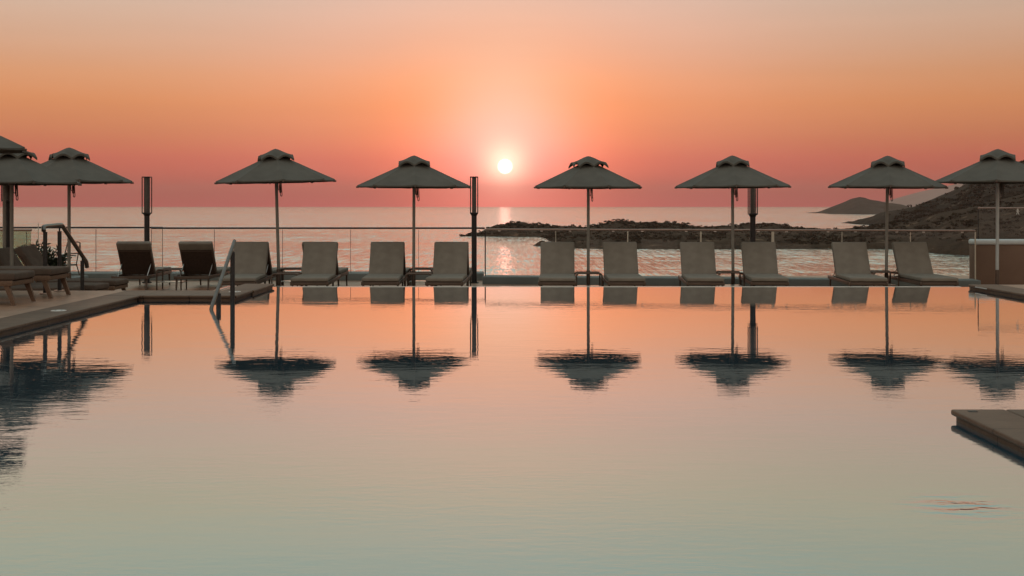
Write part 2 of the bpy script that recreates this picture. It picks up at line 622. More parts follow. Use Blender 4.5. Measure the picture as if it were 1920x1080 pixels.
def box(bm, c, s, rot=None, bev=0.0, seg=2, taper=1.0):
    t = bmesh.new()
    bmesh.ops.create_cube(t, size=1.0)
    for v in t.verts:
        k = taper if v.co.z < 0 else 1.0
        v.co = Vector((v.co.x * s[0] * k, v.co.y * s[1] * k, v.co.z * s[2]))
    if bev > 0:
        bmesh.ops.bevel(t, geom=list(t.edges), offset=bev, segments=seg, profile=0.6, affect='EDGES')
    m = Matrix.Translation(Vector(c))
    if rot is not None:
        m = m @ rot.to_4x4()
    merge(bm, t, m)


def tube(bm, pts, r, seg=10, cap=True, flat=None):
    """swept tube along pts; r a number or one per point"""
    pts = [Vector(p) for p in pts]
    n = len(pts)
    rs = r if isinstance(r, (list, tuple)) else [r] * n
    rings = []
    up = None
    for i, p in enumerate(pts):
        if i == 0:
            d = pts[1] - pts[0]
        elif i == n - 1:
            d = pts[-1] - pts[-2]
        else:
            d = (pts[i + 1] - p).normalized() + (p - pts[i - 1]).normalized()
        d = d.normalized()
        if up is None:
            a = Vector((0, 0, 1)) if abs(d.z) < 0.9 else Vector((1, 0, 0))
            up = (a - d * a.dot(d)).normalized()
        else:
            up = (up - d * up.dot(d)).normalized()
        side = d.cross(up)
        ring = []
        for k in range(seg):
            t = 2 * math.pi * (k + 0.5) / seg
            fx = 1.0 if flat is None else flat
            ring.append(bm.verts.new(p + side * (math.cos(t) * rs[i]) + up * (math.sin(t) * rs[i] * fx)))
        rings.append(ring)
    for i in range(n - 1):
        for k in range(seg):
            bm.faces.new((rings[i][k], rings[i][(k + 1) % seg], rings[i + 1][(k + 1) % seg], rings[i + 1][k]))
    if cap:
        bm.faces.new(rings[0][::-1])
        bm.faces.new(rings[-1])


def rounded_path(pts, rad, n=5):
    """corners of a polyline rounded off"""
    pts = [Vector(p) for p in pts]
    out = [pts[0]]
    for i in range(1, len(pts) - 1):
        a = (pts[i - 1] - pts[i]).normalized()
        b = (pts[i + 1] - pts[i]).normalized()
        p0, p2 = pts[i] + a * rad, pts[i] + b * rad
        for k in range(n + 1):
            t = k / n
            out.append(p0 * (1 - t) ** 2 + pts[i] * 2 * t * (1 - t) + p2 * t * t)
    out.append(pts[-1])
    return out


def disc(bm, c, r, h, seg=24):
    tube(bm, [(c[0], c[1], c[2]), (c[0], c[1], c[2] + h)], r, seg)


def slab(name, x0, x1, y0, y1, z0, z1, mat, bev=0.0, parent=None):
    bm = bmesh.new()
    box(bm, ((x0 + x1) / 2, (y0 + y1) / 2, (z0 + z1) / 2), (x1 - x0, y1 - y0, z1 - z0), None, bev, 3)
    return obj(name, bm, mat, parent, bev > 0)


def structure(o):
    o['kind'] = 'structure'
    return o


# ------------------------------------------------------------------ setting: water, decks
DECK = -0.35          # lower sun deck
TOP = 0.065           # upper deck and coping
Y_EDGE = 17.96        # infinity edge
X_L, X_R = -5.0, 7.0

SEA = -25.0
bm = bmesh.new()
xs = 30000
vs = [bm.verts.new((x, y, SEA)) for x, y in ((-xs, 30), (xs, 30), (xs, 30000), (-xs, 30000))]
bm.faces.new(vs)
structure(obj('sea', bm, 'sea'))

bm = bmesh.new()
vs = [bm.verts.new((x, y, 0)) for x, y in ((-5.3, 1.5), (8.0, 1.5), (8.0, Y_EDGE), (-4.4, Y_EDGE), (-4.4, 16.2), (-5.3, 16.2))]
bm.faces.new(vs)
structure(obj('pool_water', bm, 'pool'))

# overflow lip and weir wall of the infinity edge
bm = bmesh.new()
box(bm, (1.7, Y_EDGE + 0.06, -0.45), (10.7, 0.12, 0.908), None, 0.02, 4)
structure(obj('infinity_edge', bm, 'lip', smooth=True))
# lower deck
structure(slab('lower_deck', -40, 40, Y_EDGE + 0.12, 26.6, DECK - 0.5, DECK, 'deck'))
structure(slab('lower_deck_side', -40, -4.475, 16.61, Y_EDGE + 0.12, DECK - 0.5, DECK, 'deck'))
# upper decks
structure(slab('upper_deck', -40, -5.5, -6, 16.36, -1.2, TOP - 0.004, 'deck'))
bm = bmesh.new()
box(bm, (1.3, -2.25, -0.57), (13.6, 7.5, 1.26), None, 0.0)
structure(obj('near_deck', bm, 'deck'))
structure(slab('side_deck', 7.45, 40, 1.5, 17.6, -1.2, TOP - 0.004, 'deck'))


def coping(name, x0, x1, y0, y1, mat='coping', over=0.025):
    """coping slab with a rounded nose on a recessed wall"""
    bm = bmesh.new()
    box(bm, ((x0 + x1) / 2, (y0 + y1) / 2, TOP - 0.0175), (x1 - x0, y1 - y0, 0.035), None, 0.014, 3)
    w = bmesh.new()
    box(bm, ((x0 + x1) / 2, (y0 + y1) / 2, -0.5), (x1 - x0 - 2 * over, y1 - y0 - 2 * over, 1.06))
    w.free()
    return structure(obj(name, bm, mat, smooth=True))


coping('pool_coping', -5.5, -5.0, 1.5, 15.4)
coping('pool_coping', -5.5, -3.70, 15.405, 16.36)
coping('pool_coping', -4.14, -3.68, 16.365, 17.77)
structure(slab('pool_edge_wall', -4.47, -4.395, 16.365, Y_EDGE + 0.118, DECK - 0.2, 0.012, 'lip', 0.006))
coping('pool_coping', 7.0, 7.45, 6.85, 17.6)
# near right platform: border and boards
coping('pool_coping', 2.6, 2.92, 1.2, 6.80)
coping('pool_coping', 2.925, 9.0, 6.55, 6.80)
structure(slab('platform_boards', 2.926, 9.0, 1.2, 6.545, -0.9, TOP - 0.012, 'boards'))

# steps from the upper to the lower deck
for i in range(2):
    structure(slab('deck_step', -12, -5.5, 16.365 + i * 0.33, 16.69 + i * 0.33, DECK - 0.2, TOP - 0.14 * (i + 1), 'deck', 0.008))
structure(slab('deck_retaining_wall', -5.495, -4.475, 16.365, 16.6, DECK - 0.2, TOP - 0.05, 'kerb'))

# slope that drops from the terrace to the sea
bm = bmesh.new()
nx, ny = 60, 18
g = []
for j in range(ny + 1):
    row = []
    for i in range(nx + 1):
        x = -90 + 180 * i / nx
        y = 26.62 + (j / ny) ** 1.2 * 70
        z = -0.9 - (j / ny) * 26.5 + (noise.fractal((x * 0.12, y * 0.12, 0), 1.0, 2.0, 4) * 1.0 if j else 0)
        row.append(bm.verts.new((x, y, min(z, -0.9))))
    g.append(row)
for j in range(ny):
    for i in range(nx):
        bm.faces.new((g[j][i], g[j][i + 1], g[j + 1][i + 1], g[j + 1][i]))
structure(obj('shore_slope', bm, 'headland', smooth=True))


# ------------------------------------------------------------------ terrain from coastline and skyline
def interp(tab, x):
    if x <= tab[0][0]:
        return tab[0][1]
    for (a, b), (c, d) in zip(tab, tab[1:]):
        if x <= c:
            t = (x - a) / (c - a)
            return b + (d - b) * t
    return tab[-1][1]


def land(name, base, crest, depth, mat, nu, amp, fr, seed, shape=0.6, scrub=0, clump=(1.2, 3.0), scrub_mat='scrub', rough=1.0):
    """base / crest: photo outlines [(px, py)] of the shoreline and the skyline; depth: [(px, metres from shore to ridge)]"""
    bm = bmesh.new()
    p0, p1 = crest[0][0], crest[-1][0]
    nv, nb = 16, 6
    rows = []
    pts = []
    for i in range(nu + 1):
        px = p0 + (p1 - p0) * i / nu
        yb = interp(base, px)
        Db = (EYE - SEA) * F / (yb - YH)
        Dr = Db + interp(depth, px)
        zr = KZ(interp(crest, px), Dr)
        h = max(zr - SEA, 0.3)
        row = []
        for j in range(nv + nb + 1):
            if j <= nv:
                t = j / nv
                D = Db + (Dr - Db) * t
                z = SEA - 0.6 + (h + 0.6) * (t ** shape)
            else:
                t = (j - nv) / nb
                D = Dr + (Dr - Db) * 1.6 * t
                z = zr - (h + 2) * t ** 1.3
            X = KX(px, Db + (Dr - Db) * min(j / nv, 1.0) * 1.0) if j <= nv else KX(px, Dr)
            q = Vector((X * fr, D * fr, seed))
            w = 1.0 if 0 < j else 0.0
            nz = noise.fractal(q, 0.9, 2.1, 6) * amp * w * min(1.0, h / (amp * 5 + 0.01) + 0.15)
            nz2 = noise.ridged_multi_fractal(q * 2.3, 0.9, 2.0, 4, 0.9, 2.0) * amp * 0.35 * w
            if j > 0:
                z += (nz + (nz2 - amp * 0.35) * rough) * min(1.0, 0.35 + t) * (0.55 if j == nv else 1.0)
            jit = noise.noise(q * 3.1) * amp * 2.5
            v = bm.verts.new((X, D + jit, z))
            row.append(v)
            if 2 <= j <= nv + 1:
                pts.append((v.co.copy(), j / nv))
        rows.append(row)
    for i in range(nu):
        for j in range(nv + nb):
            bm.faces.new((rows[i][j], rows[i + 1][j], rows[i + 1][j + 1], rows[i][j + 1]))
    o = structure(obj(name, bm, mat, smooth=True))
    if scrub:
        rnd = random.Random(seed * 11 + 3)
        sb = bmesh.new()
        for _ in range(scrub):
            c, t = rnd.choice(pts)
            if noise.noise(Vector((c.x * 0.03, c.y * 0.03, 5.0))) < -0.12 and rnd.random() < 0.75:
                continue
            s = rnd.uniform(*clump) * (0.6 + 0.5 * rnd.random())
            c = c + Vector((rnd.uniform(-4, 4), rnd.uniform(-4, 4), 0.15 * s))
            for _k in range(16):
                u = Vector((rnd.gauss(0, 1), rnd.gauss(0, 1), rnd.gauss(0, 1))).normalized()
                u = Vector((u.x * s, u.y * s, abs(u.z) * s * 0.62)) * rnd.uniform(0.55, 1.05)
                a = Vector((rnd.uniform(-1, 1), rnd.uniform(-1, 1), rnd.uniform(-1, 1))).normalized() * s * 0.38
                b = a.cross(Vector((rnd.uniform(-1, 1), rnd.uniform(-1, 1), rnd.uniform(-1, 1)))).normalized() * s * 0.3
                q = c + u
                sb.faces.new([sb.verts.new(q + a), sb.verts.new(q + b), sb.verts.new(q - a), sb.verts.new(q - b)])
        me = bpy.data.meshes.new('scrub')
        sb.to_mesh(me)
        sb.free()
        me.materials.append(M[scrub_mat])
        s_o = bpy.data.objects.new('scrub', me)
        COL.objects.link(s_o)
        s_o['kind'] = 'stuff'
    return o


# far hazy mountain, islet, back hill, low point, near headland
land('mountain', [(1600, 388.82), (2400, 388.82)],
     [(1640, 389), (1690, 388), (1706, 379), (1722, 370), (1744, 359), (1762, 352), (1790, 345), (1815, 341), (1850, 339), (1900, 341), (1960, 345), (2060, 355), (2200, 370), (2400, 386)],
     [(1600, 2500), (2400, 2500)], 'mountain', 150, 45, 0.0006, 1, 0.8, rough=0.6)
land('islet', [(1540, 401.5), (1720, 402.5)],
     [(1548, 401), (1556, 399), (1566, 394), (1578, 388), (1590, 381), (1600, 375), (1607, 371), (1613, 369), (1622, 370), (1632, 374), (1645, 376), (1662, 380), (1680, 382), (1695, 385), (1708, 389), (1720, 396), (1730, 401)],
     [(1540, 300), (1730, 300)], 'islet', 110, 7, 0.006, 2, 0.75, rough=0.7)
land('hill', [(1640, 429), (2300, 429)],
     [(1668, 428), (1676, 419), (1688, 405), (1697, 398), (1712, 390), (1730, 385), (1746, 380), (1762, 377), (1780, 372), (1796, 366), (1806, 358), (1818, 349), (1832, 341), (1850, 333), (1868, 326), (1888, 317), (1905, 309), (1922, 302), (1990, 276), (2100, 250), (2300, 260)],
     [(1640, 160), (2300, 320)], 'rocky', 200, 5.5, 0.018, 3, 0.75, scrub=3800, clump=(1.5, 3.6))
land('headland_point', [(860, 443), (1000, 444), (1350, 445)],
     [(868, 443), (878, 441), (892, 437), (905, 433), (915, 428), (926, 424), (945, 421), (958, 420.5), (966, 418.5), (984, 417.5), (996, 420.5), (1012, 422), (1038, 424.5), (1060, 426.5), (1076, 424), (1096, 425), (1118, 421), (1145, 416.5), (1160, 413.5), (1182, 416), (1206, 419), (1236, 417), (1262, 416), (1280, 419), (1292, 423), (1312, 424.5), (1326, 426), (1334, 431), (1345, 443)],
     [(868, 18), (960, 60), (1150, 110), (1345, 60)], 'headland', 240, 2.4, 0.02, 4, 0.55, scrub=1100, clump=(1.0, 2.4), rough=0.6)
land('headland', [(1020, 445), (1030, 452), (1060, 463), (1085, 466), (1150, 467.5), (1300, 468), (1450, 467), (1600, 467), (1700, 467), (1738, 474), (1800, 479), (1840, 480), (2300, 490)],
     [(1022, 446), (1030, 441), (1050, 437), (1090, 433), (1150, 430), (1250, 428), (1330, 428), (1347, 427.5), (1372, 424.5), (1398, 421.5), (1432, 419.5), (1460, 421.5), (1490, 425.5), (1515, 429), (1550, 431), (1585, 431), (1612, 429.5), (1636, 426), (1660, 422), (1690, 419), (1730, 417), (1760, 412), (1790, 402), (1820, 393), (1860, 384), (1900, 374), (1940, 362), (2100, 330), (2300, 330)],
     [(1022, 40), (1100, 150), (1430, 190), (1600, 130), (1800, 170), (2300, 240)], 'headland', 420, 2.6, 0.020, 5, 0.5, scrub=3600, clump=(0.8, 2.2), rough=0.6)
land('shore_rock', [(990, 461), (1030, 461.5)], [(999, 461), (1003, 458.5), (1008, 455), (1013, 452), (1020, 452.5), (1028, 458)],
     [(990, 6), (1030, 6)], 'headland', 16, 1.0, 0.1, 6, 0.6)


# ------------------------------------------------------------------ sun loungers
def lounger(name, label, group, wood=False):
    t = thing(name, label, 'sun lounger', group=group)
    fm = 'teak' if wood else 'frame'
    cm = 'cushion_brown' if wood else 'cushion'
    # base frame: two side rails, end rails, hinge rail
    bm = bmesh.new()
    rh = 0.065
    for s in (-1, 1):
        box(bm, (s * 0.315, -0.24, 0.265), (0.036, 1.92, rh), None, 0.006)
    for y in (-1.18, 0.70):
        box(bm, (0, y, 0.262), (0.59, 0.036, rh - 0.01), None, 0.006)
    box(bm, (0, -0.02, 0.25), (0.59, 0.03, 0.04), None, 0.004)
    obj('frame', bm, fm, t, True)
    for sx in (-1, 1):
        for y, lean in ((-1.12, -0.09 if wood else -0.035), (0.62, 0.09 if wood else 0.05)):
            bm = bmesh.new()
            w = 0.052 if wood else 0.036
            tb = bmesh.new()
            bmesh.ops.create_cube(tb, size=1)
            for v in tb.verts:
                k = 0.8 if v.co.z < 0 else 1.1
                zz = 0.0 if v.co.z < 0 else 0.245
                yy = y + (lean if v.co.z < 0 else 0)
                v.co = Vector((sx * 0.30 + v.co.x * w * 0.8 * k, yy + v.co.y * w * k * 1.15, zz))
            merge(bm, tb)
            obj('leg', bm, fm, t)
    # sling bed below the cushion
    bm = bmesh.new()
    box(bm, (0, -0.59, 0.292), (0.585, 1.14, 0.014), None, 0.004)
    obj('bed_sling', bm, 'sling', t)

    def pad(w, l, h, crown):
        """upholstered pad lying on z = 0, from y = 0 to y = -l, softly domed with rounded sides"""
        b = bmesh.new()
        box(b, (0, 0, 0), (w, l, h))
        bmesh.ops.subdivide_edges(b, edges=[e for e in b.edges if abs((e.verts[0].co - e.verts[1].co).y) > 0.1], cuts=12, use_grid_fill=True)
        bmesh.ops.subdivide_edges(b, edges=[e for e in b.edges if abs((e.verts[0].co - e.verts[1].co).x) > 0.1], cuts=7, use_grid_fill=True)
        edges = [e for e in b.edges if e.is_manifold and e.calc_face_angle(0) > 0.5]
        bmesh.ops.bevel(b, geom=edges, offset=0.022, segments=3, profile=0.55, affect='EDGES')
        for v in b.verts:
            u, q = v.co.x / (w / 2), v.co.y / (l / 2)
            d = max(0, 1 - u * u) * max(0, 1 - q * q)
            if v.co.z > 0:
                v.co.z += crown * d ** 0.5 + 0.004 * noise.noise(v.co * 6 + Vector((3, 1, 0)))
            v.co.x += 0.004 * noise.noise(v.co * 4)
            v.co.y -= l / 2
            v.co.z += h / 2
        return b
    hc = 0.086 if wood else 0.068
    b = pad(0.645, 1.20, hc, 0.012)
    bm = bmesh.new()
    merge(bm, b, Matrix.Translation((0, -0.02, 0.30)))
    obj('seat_cushion', bm, cm, t, True)
    # backrest, hinged at y = 0
    ang = R(56)
    rot = Matrix.Rotation(ang, 3, 'X')
    base = Matrix.Translation((0, 0.03, 0.30)) @ rot.to_4x4()
    flip = Matrix.Translation((0, 0.74, 0))
    b = pad(0.635, 0.74, hc - 0.004, 0.010)
    bm = bmesh.new()
    merge(bm, b, base @ flip)
    bc = obj('back_cushion', bm, cm, t, True)
    bm = bmesh.new()
    hb = bmesh.new()
    box(hb, (0, 0.665, 0.002), (0.640, 0.17, 0.075), None, 0.028, 3)
    merge(bm, hb, base)
    obj('hood', bm, cm, bc, True)
    bm = bmesh.new()
    fb = bmesh.new()
    for s in (-1, 1):
        tube(fb, rounded_path([(s * 0.30, 0.0, -0.018), (s * 0.30, 0.60, -0.018)], 0.0, 1), 0.016, 8)
    tube(fb, [(-0.30, 0.56, -0.018), (0.30, 0.56, -0.018)], 0.013, 8)
    merge(bm, fb, base)
    obj('back_frame', bm, fm, t, True)
    bm = bmesh.new()
    fb = bmesh.new()
    box(fb, (0, 0.29, -0.022), (0.585, 0.585, 0.010))
    for v in fb.verts:
        pass
    merge(bm, fb, base)
    obj('back_sling', bm, 'sling', t)
    for s in (-1, 1):
        bm = bmesh.new()
        top = base @ Vector((s * 0.272, 0.27, -0.035))
        tube(bm, [top, (s * 0.272, 0.50, 0.27)], 0.009, 6)
        obj('strut', bm, 'steel', t, True)
    return t


pool_lbl = [
    'taupe lounger facing the pool, behind the coping arm and the steel pool handrail',
    'taupe lounger facing the pool, just right of the leaning umbrella pole',
    'taupe lounger facing the pool, with a parasol pole directly right of its backrest',
    'taupe lounger facing the pool, immediately left of the middle lamp post',
    'taupe lounger facing the pool straight on, in front of the small rock in the bay',
    'taupe lounger facing the pool, right of the parasol pole just right of the sun',
    'taupe lounger facing the pool, left of the umbrella that overlaps a lamp post',
    'taupe lounger facing the pool with a black lamp post rising behind its backrest',
    'taupe lounger turned slightly right, left of the umbrella in front of the islet',
    'taupe lounger turned right with a long seat, last before the brown wall',
]
HX = [-4.87, -3.575, -2.33, -1.15, 0.84, 2.02, 3.45, 4.60, 6.30, 7.47]
HYAW = [4.0, 2.2, 1.5, -1.5, -2.5, -1.0, -4.0, -5.0, -4.5, -1.0]
GP = 'loungers facing the pool'
proto = None
for x, a, lb in zip(HX, HYAW, pool_lbl):
    yy = 21.18 + random.uniform(-0.04, 0.04)
    if proto is None:
        proto = lounger('sun_lounger', lb, GP)
        proto.location = (x, yy, DECK)
        proto.rotation_euler = (0, 0, R(a))
        LP = proto
    else:
        dup(LP, (x, yy, DECK), R(a), lb, GP)
GS = 'loungers facing the sea'
for x, y, a, lb in [
    (-7.26, 22.35, 183, 'dark backed lounger facing the sea, in front of the left lamp post'),
    (-6.06, 22.35, 181, 'dark backed lounger facing the sea, between the side table and the steel pool handrail'),
    (-9.95, 21.9, 180, 'dark backed lounger facing the sea, cut by the left edge behind the umbrella poles'),
    (-4.93, 22.10, 180.5, 'lounger facing the sea back to back with the lounger behind the coping arm'),
    (-3.65, 22.10, 180, 'lounger facing the sea back to back with the lounger right of the leaning pole'),
    (-2.36, 22.10, 181, 'lounger facing the sea, foot end showing at the straight pole left of the middle lamp'),
    (-1.14, 22.10, 180, 'lounger facing the sea, back to back with the one beside the middle lamp post'),
]:
    dup(LP, (x, y, DECK), R(a), lb, GS)
GW = 'wooden loungers on the left'
WP = lounger('wooden_lounger', 'brown cushioned teak lounger on the upper deck, foot end nearest the stair handrail', GW, True)
WP.location = (-7.22, 15.25, TOP)
WP.rotation_euler = (0, 0, R(90))
for x, y, z, a, lb in [
    (-7.26, 14.2, TOP, 91, 'brown cushioned teak lounger on the upper deck, nearest to the camera at the left edge'),
    (-7.74, 19.2, DECK, 90, 'teak lounger on the lower deck, its foot end reaching farthest right, backrest raised'),
    (-7.70, 18.15, DECK, 89, 'teak lounger on the lower deck, the middle of the three below the upper deck'),
    (-7.86, 17.55, DECK, 90, 'teak lounger on the lower deck, closest to the steps and almost hidden'),
]:
    dup(WP, (x, y, z), R(a), lb, GW)


# ------------------------------------------------------------------ umbrellas
def canopy_sheet(bm, ns, rad, H, n, m, sag, arch=0.0, valance=0.03, dome=1.0, z0=0.0, th=0.004, drop=0.0, hole=0.0, turn=0.0):
    """fabric roof of ns panels: n steps along a panel, m steps from peak to hem; rad is the corner radius"""
    top, bot = [], []
    N = ns * n
    step = 2 * math.pi / ns
    for j in range(m + 2):
        v = min(j, m) / m
        v = hole + (1 - hole) * v
        rt, rb = [], []
        for i in range(N):
            side, k = divmod(i, n)
            f = k / n
            a0, a1 = turn + side * step, turn + (side + 1) * step
            x = math.cos(a0) * (1 - f) + math.cos(a1) * f
            y = math.sin(a0) * (1 - f) + math.sin(a1) * f
            u = abs(2 * f - 1)
            if ns == 4:
                sg = 4 * u * (1 - u)        # two scallops along each side
            else:
                sg = 1 - u * u              # one sagging panel between ribs
            pull = 1 - (0.018 if ns == 4 else 0.045) * sg * v
            z = z0 + H * (1 - v ** dome) - sag * sg * v * (1.25 - v) - drop * u ** 3 * v * v
            z += arch * sg ** 1.3 * v ** 3
            z += 0.012 * max(0.0, u - 0.86) / 0.14 * v * (1 if ns > 4 else 0)
            if j == m + 1:
                z -= valance * (1 - 0.35 * sg * (ns > 4))
            px, py = x * rad * v * pull, y * rad * v * pull
            z += 0.005 * noise.noise(Vector((px * 4, py * 4, H * 7)))
            rt.append(bm.verts.new((px, py, z)))
            q = 1 - th / max(rad * v, 0.05)
            rb.append(bm.verts.new((px * q, py * q, z - th)))
        top.append(rt)
        bot.append(rb)
    for j in range(m + 1):
        for i in range(N):
            k = (i + 1) % N
            if (top[j][i].co - top[j][k].co).length < 1e-6 and (top[j + 1][i].co - top[j + 1][k].co).length < 1e-6:
                continue
            bm.faces.new((top[j][i], top[j + 1][i], top[j + 1][k], top[j][k]))
            bm.faces.new((bot[j][i], bot[j][k], bot[j + 1][k], bot[j + 1][i]))
    for i in range(N):
        k = (i + 1) % N
        bm.faces.new((top[-1][i], bot[-1][i], bot[-1][k], top[-1][k]))
    bmesh.ops.remove_doubles(bm, verts=bm.verts, dist=0.0004)


def umbrella(label, group, pole_mat='pole'):
    t = thing('parasol', label, 'umbrella', group=group)
    Zc = 2.00        # hem height above the base
    S, H = 1.055, 0.50
    bm = bmesh.new()
    box(bm, (0, 0, 0.03), (0.46, 0.46, 0.06), None, 0.012, 2)
    obj('base_plate', bm, 'kerb', t, True)
    bm = bmesh.new()
    tube(bm, [(0, 0, 0.06), (0, 0, 0.42)], 0.036, 14)
    obj('sleeve', bm, 'frame', t, True)
    bm = bmesh.new()
    tube(bm, [(0, 0, 0.42), (0, 0, Zc + H - 0.01)], 0.028, 14)
    obj('pole', bm, pole_mat, t, True)
    bm = bmesh.new()
    canopy_sheet(bm, 8, S, H, 10, 10, 0.030, z0=Zc, hole=0.13)
    cn = obj('canopy', bm, 'canopy', t, True)
    bm = bmesh.new()
    canopy_sheet(bm, 4, 0.292 * math.sqrt(2), 0.185, 16, 8, 0.0, arch=0.072, valance=0.034, dome=1.35, z0=Zc + H - 0.108, drop=0.012, turn=R(45))
    obj('vent_cap', bm, 'canopy', cn, True)
    # runner with the eight ribs and struts
    bm = bmesh.new()
    tube(bm, [(0, 0, Zc - 0.04), (0, 0, Zc + 0.02)], 0.055, 14)
    obj('runner', bm, 'frame', t, True)
    bm = bmesh.new()
    tube(bm, [(0, 0, Zc + H - 0.10), (0, 0, Zc + H - 0.05)], 0.05, 14)
    obj('hub', bm, 'frame', t, True)
    for k in range(8):
        a = k * math.pi / 4
        ln = S
        d = Vector((math.cos(a), math.sin(a), 0))
        bm = bmesh.new()
        p0 = d * 0.05 + Vector((0, 0, Zc + H - 0.07))
        p1 = d * (ln + 0.015) + Vector((0, 0, Zc - 0.022))
        tube(bm, [p0, p1], [0.011, 0.010], 6)
        q = p0.lerp(p1, 0.48)
        tube(bm, [d * 0.05 + Vector((0, 0, Zc - 0.01)), q], 0.008, 6)
        tube(bm, [p1 - d * 0.05, p1 + d * 0.006], 0.017, 6)
        obj('rib', bm, 'frame', t, True)
    # pull cord: a pulley and hanging loops
    bm = bmesh.new()
    for ox, oy, dz in ((0.065, -0.02, 0.20), (0.085, 0.015, 0.26), (0.05, 0.03, 0.15)):
        loop = [(ox - 0.012, oy, Zc - 0.02), (ox - 0.016, oy, Zc - dz * 0.55), (ox - 0.014, oy, Zc - dz), (ox, oy, Zc - dz - 0.02), (ox + 0.014, oy, Zc - dz),
                (ox + 0.010, oy + 0.006, Zc - dz * 0.5), (ox + 0.004, oy, Zc - 0.02)]
        tube(bm, rounded_path(loop, 0.008, 3), 0.0065, 6)
    box(bm, (0.06, 0, Zc - 0.01), (0.06, 0.04, 0.05), None, 0.008)
    obj('pull_cord', bm, 'rope', t, True)
    return t


GU = 'parasols round the pool'
UMB = None
for px, D, base, rz, lean, size, lb in [
    (523.5, 21.6, DECK - 0.01, 18, -1.5, 1.05, 'grey canvas parasol on a leaning pole, left of the one beside the middle lamp post'),
    (775.5, 21.5, DECK - 0.01, 6, 0.2, 1.0, 'grey canvas parasol whose right corner touches the middle lamp post'),
    (1103.0, 21.5, DECK - 0.01, 17, 0, 0.995, 'grey canvas parasol just right of the setting sun'),
    (1374.5, 21.5, DECK - 0.01, -7, -0.3, 1.0, 'grey canvas parasol with a black lamp post partly behind its canopy'),
    (1661.5, 21.5, DECK - 0.01, -15, 0.6, 0.998, 'grey canvas parasol in front of the islet and the far mountain'),
    (1869.5, 21.4, DECK - 0.01, -24, 0.3, 1.045, 'grey parasol in front of the brown wall, bluish light painted into its pole colour'),
    (129.5, 20.3, DECK, 30, 0, 1.03, 'dark grey parasol standing right of the left cluster, its full right half showing'),
    (22.0, 17.62, DECK, 40, 0, 0.99, 'grey parasol of the left cluster with its vent cap under a higher canopy'),
]:
    loc = (KX(px, D), D, base)
    if UMB is None:
        UMB = umbrella(lb, GU)
        o = UMB
        o.location = loc
        o.rotation_euler = (0, R(lean), R(rz))
    else:
        o = dup(UMB, loc, R(rz), lb, GU)
        o.rotation_euler = (0, R(lean), R(rz))
    o.scale = (size, size, size)
    if px == 1869.5:
        for ch in list(COL.objects):
            if ch.parent is o and ch.name.startswith('pole'):
                ch.data = ch.data.copy()
                ch.data.materials[0] = M['pole_lit']
o = dup(UMB, (-7.36, 14.95, TOP), R(44), 'grey parasol at the very left edge, highest of the cluster, only its right corner showing', GU)
o.rotation_euler = (0, 0, R(44))
o.scale = (0.965, 0.965, 0.978)
o = dup(UMB, (KX(8.0, 21.6), 21.6, DECK), R(31), 'dark parasol low behind the left cluster, only the right half of its hem showing', GU)
o.rotation_euler = (0, 0, R(31))


# ------------------------------------------------------------------ lamp posts
def lamp(label, group):
    t = thing('lamp_post', label, 'lamp', group=group)
    bm = bmesh.new()
    disc(bm, (0, 0, 0), 0.10, 0.018, 20)
    for k in range(4):
        a = R(45 + 90 * k)
        disc(bm, (math.cos(a) * 0.078, math.sin(a) * 0.078, 0.018), 0.011, 0.012, 8)
    obj('base_flange', bm, 'black', t, True)
    bm = bmesh.new()
    tube(bm, [(0, 0, 0.018), (0, 0, 1.455)], 0.055, 18)
    tube(bm, [(0, 0, 1.41), (0, 0, 1.455)], [0.056, 0.082], 18)
    obj('post', bm, 'black', t, True)
    hd = bmesh.new()
    box(hd, (0, 0, 1.468), (0.168, 0.168, 0.026), None, 0.004)
    box(hd, (0, 0, 2.224), (0.168, 0.168, 0.022), None, 0.004)
    for sx in (-1, 1):
        for sy in (-1, 1):
            box(hd, (sx * 0.076, sy * 0.076, 1.847), (0.017, 0.017, 0.733))
    h = obj('lamp_head', hd, 'black', t)
    bm = bmesh.new()
    tube(bm, [(0, 0, 1.481), (0, 0, 2.213)], 0.046, 16)
    for k in range(14):
        z = 1.50 + k * 0.053
        tube(bm, [(0, 0, z), (0, 0, z + 0.008)], 0.049, 16)
    obj('diffuser', bm, 'lampcore', h, True)
    return t


GL = 'black lamp posts'
LMP = lamp('black lamp post with a slatted box head, just left of the setting sun', GL)
LMP.location = (KX(889, 24.05), 24.05, DECK)
dup(LMP, (KX(275.5, 24.1), 24.1, DECK), R(0), 'black lamp post behind the lounger with the dark back, left of the leaning parasol', GL)
dup(LMP, (KX(1411.5, 22.7), 22.7, DECK - 0.01), R(0), 'black lamp post behind a parasol canopy, right of the setting sun', GL)
dup(LMP, (KX(14, 22.2), 22.2, DECK + 0.25), R(0), 'black lamp post in the left parasol cluster, beside the foremost pole', GL)


